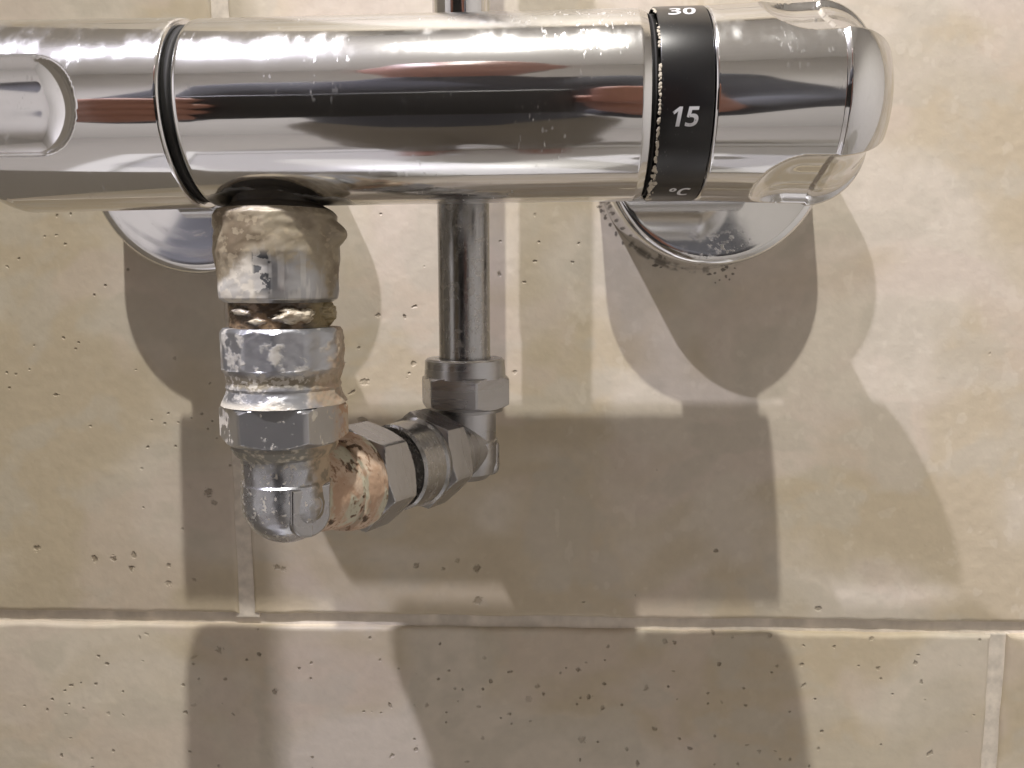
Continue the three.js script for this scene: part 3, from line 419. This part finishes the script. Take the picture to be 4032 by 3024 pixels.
{
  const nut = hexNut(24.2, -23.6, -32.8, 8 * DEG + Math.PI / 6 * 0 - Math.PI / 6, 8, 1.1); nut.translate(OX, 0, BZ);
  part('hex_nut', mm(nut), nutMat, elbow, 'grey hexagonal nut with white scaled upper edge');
  const elbowMat = weathered(1024, 512, 0.00016, (u, v) => {
    const a = ang(u), y = mix(-55.8, -32.4, v), n = fbm(u * 30, v * 14, 5, 101), n2 = fbm(u * 70, v * 34, 4, 102), n3 = fbm(u * 9, v * 5, 3, 103);
    let c = mix3([0.36, 0.37, 0.40], [0.45, 0.46, 0.48], n3), ro = 0.2 + 0.12 * n, me = 0.95, h = 0.4;
    const film = sst(-37.5, -35.2, y + 3 * (n - 0.5)); c = mix3(c, mix3(FILM, [0.38, 0.34, 0.25], sst(0.5, 0.65, n2)), film * 0.85); me = mix(me, 0.15, film); ro = mix(ro, 0.5, film);
    const spot = sst(0.66, 0.74, n2) * 0.7; c = mix3(c, WHITE, spot); me = mix(me, 0.3, spot); ro = mix(ro, 0.5, spot);
    const rt = sst(44, 62, a + 26 * (n - 0.5) + 2.2 * (-40 - y) * -0.6); c = mix3(c, mix3([0.44, 0.34, 0.23], [0.24, 0.20, 0.14], sst(0.42, 0.6, n)), rt * 0.95); me = mix(me, 0.05, rt); ro = mix(ro, 0.65, rt); h = mix(h, 0.3 + 0.7 * n, rt);
    const un = sst(-54.0, -55.2, y + 1.5 * (n - 0.5)); c = mix3(c, CREAM, un * 0.6); me = mix(me, 0.3, un);
    return [c[0], c[1], c[2], ro, me, h];
  });
  const p = [[11.4, -32.2], [11.5, -33.6], [10.6, -35.2], [9.5, -36.0], [9.4, -41.2], [9.75, -41.6], [9.8, -46]]; for (let k = 1; k <= 14; k++) { const a = k / 14 * Math.PI / 2; p.push([Math.max(0.05, 9.8 * Math.cos(a)), -46 - 9.6 * Math.sin(a)]); }
  const body = revolve(p, { seg: 128, step: 0.5, crease: 0.5, radial: (q, y, r) => r + 0.18 * (fbm(q * 6, y * 0.7, 3, 104) - 0.5) }); body.translate(OX, 0, BZ);
  const bm = part('body', mm(body), elbowMat, elbow);
  // branch towards the wall, scaled over in orange
  const crustMat = weathered(1024, 512, 0.00035, (u, v) => {
    const n = fbm(u * 18, v * 4, 5, 111), n2 = fbm(u * 60, v * 15, 4, 112), n3 = fbm(u * 8, v * 2.6, 4, 113);
    let c = mix3([0.47, 0.32, 0.22], [0.57, 0.44, 0.335], sst(0.36, 0.62, n)); c = mix3(c, [0.52, 0.51, 0.40], sst(0.50, 0.62, n3) * 0.9); c = mix3(c, [0.24, 0.13, 0.07], 0.8 * sst(0.58, 0.70, n2 * 0.5 + n * 0.5)); c = mix3(c, DARK, sst(0.66, 0.76, n * 0.7 + n2 * 0.3) * 0.8);
    return [c[0], c[1], c[2], 0.82, 0, 0.3 + 0.6 * n2];
  });
  part('branch', mm(orient(revolve([[8.6, 3], [9.6, 8], [9.9, 11], [10.2, 14.5]].reverse(), { seg: 160, step: 0.35, crease: 1.2, radial: (q, y, r) => r + 0.4 * (fbm(q * 4, y * 0.4, 4, 114) - 0.5) }), ec, along)), crustMat, elbow, 'orange and white corrosion round the side branch');
  part('collar', mm(orient(revolve([[9.4, 20.6], [11.9, 20.4], [12.1, 19], [11.8, 16.6], [11.2, 14.6], [9.2, 14.4]], { seg: 160, step: 0.3, crease: 1.2, radial: (q, y, r) => r + 0.5 * (fbm(q * 6 + 4, y * 0.5, 4, 115) - 0.5) }), ec, along)), crustMat, elbow, 'crumbling orange collar of the side nut');
  part('hex_nut', mm(orient(hexNut(23.4, 31, 20.2, 0.30, 7.6, 1.1), ec, along)), satin, elbow, 'clean grey hexagonal side nut');
  // cast pad with a raised maker's ring on the elbow's corner
  const pn = new THREE.Vector3(Math.sin(52 * DEG), -0.06, Math.cos(52 * DEG)).normalize();
  const padShape = new THREE.Shape(); padShape.moveTo(-4.4, 4.6); padShape.lineTo(4.4, 4.6); padShape.lineTo(4.4, -2.2); padShape.quadraticCurveTo(3.6, -5.4, 0, -5.6); padShape.quadraticCurveTo(-3.6, -5.4, -4.4, -2.2); padShape.closePath();
  const pad = new THREE.ExtrudeGeometry(padShape, { depth: 4.5, bevelEnabled: true, bevelSize: 0.6, bevelThickness: 0.6, bevelSegments: 3 });
  { const q = pad.attributes.uv; for (let k = 0; k < q.count; k++) q.setXY(k, q.getX(k) / 40, q.getY(k) / 40); }
  const face = (g) => { const m = new THREE.Matrix4().lookAt(pn, new THREE.Vector3(), new THREE.Vector3(0, 1, 0)); g.applyMatrix4(m); g.translate(OX + pn.x * 4.1, EY - 0.4 + pn.y * 4.1, BZ + pn.z * 4.1); return g; };
  const pm = part('cast_pad', mm(face(pad)), satin, elbow);
  const ringG = new THREE.TorusGeometry(2.0, 0.28, 10, 40); ringG.scale(1, 1.15, 1); ringG.translate(0.4, 0.7, 5.15);
  const tail = new THREE.TorusGeometry(0.9, 0.26, 8, 16, 2.6); tail.translate(-0.6, -2.9, 5.1);
  part('raised_mark', mm(face(mergeGeometries([ringG, tail]))), satin, pm);
}
// ---------------------------------------------------------------- short pipe joining the two elbows
const stub = thing('pipe_stub', 'short dark pipe stub joining the two compression elbows', 'pipe');
part('tube', mm(orient(revolve([[7.5, 44], [7.5, 22]], { seg: 64, step: 30 }), ec, along)), dullPipe, stub);

// ---------------------------------------------------------------- rear compression elbow below the riser
const PX = -22.9, PZ = 26.5;
const rear = thing('compression_elbow', 'clean grey compression elbow at the foot of the riser pipe', 'pipe elbow');
{
  const top = revolve([[7.6, -19.6], [11.0, -19.6], [11.6, -20.2], [11.8, -24.0], [11.9, -25.2]], { seg: 96, step: 1 });
  const nut = hexNut(23.2, -24.2, -34.2, 0.34, 8, 1.0);
  const neck = revolve([[11.3, -33.8], [11.0, -35.0], [9.0, -35.4], [8.9, -43.4], [9.4, -43.8], [9.4, -50], [8.6, -53.2], [6.2, -55.2], [0.05, -55.8]], { seg: 96, step: 1.5, crease: 0.5 });
  for (const g of [top, nut, neck]) g.translate(PX, 0, PZ);
  const n1 = part('hex_nut', mm(nut), satin, rear); part('shoulder', mm(top), satin, n1);
  part('body', mm(neck), satin, rear);
  part('branch', mm(orient(revolve([[9.2, LEN - 1], [9.2, 50]], { seg: 80, step: 20 }), ec, along)), satin, rear);
  const n2 = part('hex_nut', mm(orient(hexNut(23.6, 55, 45.2, 0.30, 8, 1.0), ec, along)), satin, rear);
  part('shoulder', mm(orient(revolve([[8, 45.6], [12.1, 45.6], [12.2, 44.4], [11.6, 43.6], [11.4, 36.2], [10.8, 35.4], [7.6, 35.4]], { seg: 96, step: 1 }), ec, along)), dullPipe, n2);
  const heel = new RoundedBoxGeometry(8, 11, 9.6, 3, 2.4); heel.rotateY(0.56); heel.translate(PX + 4.9, -48.8, PZ - 0.8); part('heel', mm(heel), satin, rear);
}
const riser = thing('riser_pipe', 'upright grey chrome riser pipe passing behind the bar valve', 'pipe');
riser.position.set(PX / 1000, 0, PZ / 1000);
part('tube', mm(revolve([[7.45, 30], [7.45, -24]], { seg: 96, step: 60 })), dullPipe, riser, 'dull lower length of the riser');
part('upper_tube', mm(revolve([[7.4, 1304], [7.95, 1303], [7.95, 31], [7.4, 30]], { seg: 96, step: 700 })), chrome, riser, 'bright chrome upper length of the riser');

// ---------------------------------------------------------------- ceiling spots
for (let i = 0; i < LAMPS.length; i++) {
  const [x, z, c, cd] = LAMPS[i], leftish = x < -0.3;
  const o = thing('ceiling_downlight', leftish ? 'round ceiling spot over the flow knob side of the shower' : 'round ceiling spot straight above the riser pipe', 'downlight', 'ceiling spots over the shower'); o.position.set(x, CEIL, z);
  part('rim', mm(revolve([[30, 0], [30, -3], [40, -4], [43, -2.5], [43, 0]].reverse(), { seg: 48, step: 10 })), new THREE.MeshStandardMaterial({ color: 0xe8e8e6, roughness: 0.4 }), o);
  const disc = new THREE.CylinderGeometry(30, 30, 1, 40); disc.translate(0, -1.2, 0);
  part('lens', mm(disc), new THREE.MeshStandardMaterial({ color: 0xffffff, emissive: c, emissiveIntensity: 220, roughness: 0.5 }), o);
  const s = new THREE.SpotLight(c, cd, 0, 1.19, 0.5, 2); s.position.set(x, CEIL - 0.006, z); s.target.position.set(x, Y_B, z); s.castShadow = true; s.shadow.radius = 0.65; s.shadow.mapSize.set(2048, 2048); s.name = 'downlight_beam';
  scene.add(s); scene.add(s.target);
}
// ---------------------------------------------------------------- shower tray, phone and photographer: outside the frame, seen only in the chrome
{
  const tray = thing('shower_tray', 'white shower tray on the floor below the valve', 'shower tray');
  tray.position.set(-0.1, Y_B, 0.42);
  const s = new THREE.Shape(); s.moveTo(-0.6, -0.4); s.lineTo(0.6, -0.4); s.lineTo(0.6, 0.4); s.lineTo(-0.6, 0.4); s.closePath();
  const h = new THREE.Path(); h.moveTo(-0.54, -0.34); h.lineTo(-0.54, 0.34); h.lineTo(0.54, 0.34); h.lineTo(0.54, -0.34); h.closePath(); s.holes.push(h);
  const white = new THREE.MeshStandardMaterial({ color: new THREE.Color().setRGB(0.78, 0.78, 0.77), roughness: 0.25 });
  const rim = new THREE.ExtrudeGeometry(s, { depth: 0.055, bevelEnabled: true, bevelSize: 0.006, bevelThickness: 0.006, bevelSegments: 3 }); rim.rotateX(-Math.PI / 2); rim.translate(0, 0.007, 0);
  part('rim', rim, white, tray);
  const base = new THREE.BoxGeometry(1.1, 0.03, 0.7); base.translate(0, 0.018, 0); part('base', base, white, tray);
  const drain = new THREE.CylinderGeometry(0.045, 0.045, 0.006, 32); drain.translate(0.3, 0.036, 0); part('drain', drain, chrome, tray);
}
{
  const phone = thing('phone', 'black phone held up to the valve by the photographer', 'phone'); phone.position.set(-0.068, 0.0265, 0.2625);
  part('case', new RoundedBoxGeometry(0.162, 0.079, 0.008, 4, 0.0038), new THREE.MeshStandardMaterial({ color: new THREE.Color().setRGB(0.012, 0.012, 0.014), roughness: 0.4 }), phone);
  const scr = new THREE.BoxGeometry(0.150, 0.071, 0.0006); scr.translate(0, 0, 0.0043); part('screen', scr, new THREE.MeshStandardMaterial({ color: 0x070708, roughness: 0.12 }), phone);
}
// bones [a, b, ra, rb] -> one closed skin (surface nets over a smooth union of tapered capsules)
function skin(bones, cell, k, grow = 0, clip = null) {
  let lo = [9, 9, 9], hi = [-9, -9, -9]; for (const [a, b, ra, rb] of bones) for (const [p, r] of [[a, ra], [b, rb]]) for (let i = 0; i < 3; i++) { lo[i] = Math.min(lo[i], p[i] - r - grow - 3 * cell); hi[i] = Math.max(hi[i], p[i] + r + grow + 3 * cell); }
  const n = lo.map((l, i) => Math.ceil((hi[i] - l) / cell) + 1), F = new Float32Array(n[0] * n[1] * n[2]).fill(1);
  const I = (x, y, z) => x + n[0] * (y + n[1] * z);
  const B = bones.map(([a, b, ra, rb]) => ({ a, d: [b[0] - a[0], b[1] - a[1], b[2] - a[2]], ra, rb })); for (const o of B) o.dd = o.d[0] ** 2 + o.d[1] ** 2 + o.d[2] ** 2 || 1e-9;
  for (let z = 0; z < n[2]; z++) for (let y = 0; y < n[1]; y++) for (let x = 0; x < n[0]; x++) {
    const p = [lo[0] + x * cell, lo[1] + y * cell, lo[2] + z * cell]; let s = 0;
    for (const o of B) { const q = [p[0] - o.a[0], p[1] - o.a[1], p[2] - o.a[2]]; let t = (q[0] * o.d[0] + q[1] * o.d[1] + q[2] * o.d[2]) / o.dd; t = t < 0 ? 0 : t > 1 ? 1 : t; const d = Math.hypot(q[0] - t * o.d[0], q[1] - t * o.d[1], q[2] - t * o.d[2]) - (o.ra + (o.rb - o.ra) * t); if (d < 8 * k) s += Math.exp(-d / k); }
    let d = s > 0 ? -k * Math.log(s) : 1; d -= grow; if (clip) d = Math.max(d, clip(p)); F[I(x, y, z)] = d;
  }
  const map = new Map(), pos = [], idx = [];
  const vert = (x, y, z) => {
    const key = I(x, y, z); if (map.has(key)) return map.get(key); let c = [0, 0, 0], m = 0;
    for (let e = 0; e < 12; e++) { const ax = e >> 2, u = (ax + 1) % 3, v = (ax + 2) % 3, A = [0, 0, 0]; A[u] = e & 1; A[v] = (e >> 1) & 1; const Bv = A.slice(); Bv[ax] = 1; const fa = F[I(x + A[0], y + A[1], z + A[2])], fb = F[I(x + Bv[0], y + Bv[1], z + Bv[2])]; if (fa < 0 === fb < 0) continue; const t = fa / (fa - fb); for (let i = 0; i < 3; i++) c[i] += A[i] + (Bv[i] - A[i]) * t; m++; }
    pos.push(lo[0] + (x + c[0] / m) * cell, lo[1] + (y + c[1] / m) * cell, lo[2] + (z + c[2] / m) * cell); map.set(key, pos.length / 3 - 1); return pos.length / 3 - 1;
  };
  for (let z = 1; z < n[2] - 1; z++) for (let y = 1; y < n[1] - 1; y++) for (let x = 1; x < n[0] - 1; x++) {
    const f = F[I(x, y, z)] < 0;
    for (let ax = 0; ax < 3; ax++) {
      const d = [0, 0, 0]; d[ax] = 1; if (f === F[I(x + d[0], y + d[1], z + d[2])] < 0) continue;
      const u = [0, 0, 0], v = [0, 0, 0]; u[(ax + 1) % 3] = 1; v[(ax + 2) % 3] = 1;
      const a = vert(x - u[0] - v[0], y - u[1] - v[1], z - u[2] - v[2]), b = vert(x - v[0], y - v[1], z - v[2]), c = vert(x, y, z), e = vert(x - u[0], y - u[1], z - u[2]);
      if (f) idx.push(a, b, c, a, c, e); else idx.push(a, c, b, a, e, c);
    }
  }
  const g = new THREE.BufferGeometry(); g.setAttribute('position', new THREE.Float32BufferAttribute(pos, 3)); g.setIndex(idx); g.computeVertexNormals(); return g;
}
{
  const person = thing('person', 'person in a slate jumper holding a black phone with both hands', 'person');
  const cx = -0.09, ch = { pelvis: [cx, -0.22, 0.74], waist: [cx, -0.08, 0.72], chest: [cx, 0.13, 0.69], neck: [cx, 0.30, 0.66], head: [cx + 0.01, 0.42, 0.62] };
  const arm = (s, wrist) => { const sh = [cx + s * 0.17, 0.225, 0.68], el = [cx + s * 0.25, -0.02, 0.56]; return [[ch.chest.map((v, i) => v + [s * 0.06, 0.08, 0][i]), sh, 0.07, 0.055], [sh, el, 0.052, 0.042], [el, wrist, 0.04, 0.026]]; };
  const wl = [-0.185, -0.012, 0.335], wr = [0.055, -0.03, 0.335];
  const armsL = arm(-1, wl), armsR = arm(1, wr);
  const torso = [[ch.pelvis, ch.waist, 0.125, 0.115], [[cx - 0.07, 0.0, 0.71], [cx - 0.08, 0.16, 0.69], 0.09, 0.10], [[cx + 0.07, 0.0, 0.71], [cx + 0.08, 0.16, 0.69], 0.09, 0.10], [ch.waist, ch.chest, 0.115, 0.12], ...armsL, ...armsR];
  const legs = [-1, 1].flatMap((s) => [[[cx + s * 0.075, -0.28, 0.74], [cx + s * 0.09, -0.66, 0.70], 0.085, 0.058], [[cx + s * 0.09, -0.66, 0.70], [cx + s * 0.095, -1.0, 0.74], 0.058, 0.038]]);
  const feet = [-1, 1].map((s) => [[cx + s * 0.095, -0.995, 0.76], [cx + s * 0.10, -1.0, 0.60], 0.034, 0.028]);
  const head = [[ch.neck, [cx + 0.005, 0.36, 0.64], 0.052, 0.052], [[cx + 0.01, 0.40, 0.615], [cx + 0.01, 0.47, 0.63], 0.07, 0.082], [[cx + 0.01, 0.365, 0.585], [cx + 0.01, 0.40, 0.60], 0.036, 0.05], [[cx + 0.01, 0.435, 0.552], [cx + 0.01, 0.408, 0.534], 0.010, 0.013], [[cx - 0.072, 0.42, 0.635], [cx - 0.074, 0.44, 0.637], 0.014, 0.017], [[cx + 0.092, 0.42, 0.635], [cx + 0.094, 0.44, 0.637], 0.014, 0.017]];
  // a hand: palm from the wrist, four fingers over the front of the phone, the thumb behind it
  const hand = (w, s) => {
    const px = s < 0 ? -0.156 : 0.028, out = [[w, [px + s * 0.012, 0.012, 0.285], 0.024, 0.022], [[px + s * 0.012, 0.034, 0.288], [px + s * 0.010, -0.006, 0.288], 0.016, 0.015]];
    const L = [0.030, 0.036, 0.033, 0.024];
    for (let i = 0; i < 4; i++) {
      const y = (s < 0 ? 0.052 : 0.062) - i * 0.0185 * (s < 0 ? 1 : 0.62), a = [px + s * 0.016, y * 0.8, 0.283], b = [px + s * 0.013, y, 0.2600], c = [px + s * 0.002 - s * 0.004, y, 0.2495], d = [px - s * L[i] * (s < 0 ? 0.8 : 0.15), y - 0.001, 0.2500];
      out.push([a, b, 0.010, 0.0088], [b, c, 0.0088, 0.0082]); if (s < 0) out.push([c, d, 0.0082, 0.0068]);
    }
    out.push([[px + s * 0.010, 0.028, 0.292], [px - s * 0.012, 0.034, 0.284], 0.0115, 0.010], [[px - s * 0.012, 0.034, 0.284], [px - s * 0.034, 0.030, 0.2775], 0.0098, 0.0082]);
    return out;
  };
  const skinMat = new THREE.MeshStandardMaterial({ map: grainTex(0x9c6f60, 0.10, 22, 12), roughness: 0.55 });
  const bare = skin([...torso, ...legs, ...feet, ...head], 0.012, 0.018);
  const hands = [skin(hand(wl, -1), 0.0026, 0.003), skin(hand(wr, 1), 0.0026, 0.003)];
  const all = mergeGeometries([bare, ...hands]); all.setAttribute('uv', new THREE.Float32BufferAttribute(Array.from({ length: all.attributes.position.count * 2 }, (_, i) => all.attributes.position.array[(i >> 1) * 3 + (i & 1)] * 4), 2));
  part('body', all, skinMat, person);
  const knit = new THREE.MeshStandardMaterial({ color: new THREE.Color().setRGB(0.062, 0.064, 0.078), roughness: 0.95 });
  part('jumper', skin([...torso, [ch.neck, ch.neck, 0.055, 0.055]], 0.012, 0.018, 0.010, (p) => Math.max(-0.27 - p[1], p[1] - 0.315, 0.31 - p[2])), knit, person);
  part('trousers', skin([[ch.pelvis, ch.pelvis, 0.12, 0.12], ...legs], 0.013, 0.02, 0.010, (p) => Math.max(p[1] + 0.20, -0.985 - p[1])), new THREE.MeshStandardMaterial({ color: new THREE.Color().setRGB(0.20, 0.18, 0.15), roughness: 0.9 }), person);
  part('hair', skin([[[cx + 0.01, 0.47, 0.65], [cx + 0.01, 0.44, 0.67], 0.088, 0.085]], 0.008, 0.01, 0.004, (p) => 0.60 + (0.46 - p[1]) * 0.5 - p[2]), new THREE.MeshStandardMaterial({ color: new THREE.Color().setRGB(0.03, 0.02, 0.014), roughness: 0.8 }), person);
}

renderer.render(scene, camera);
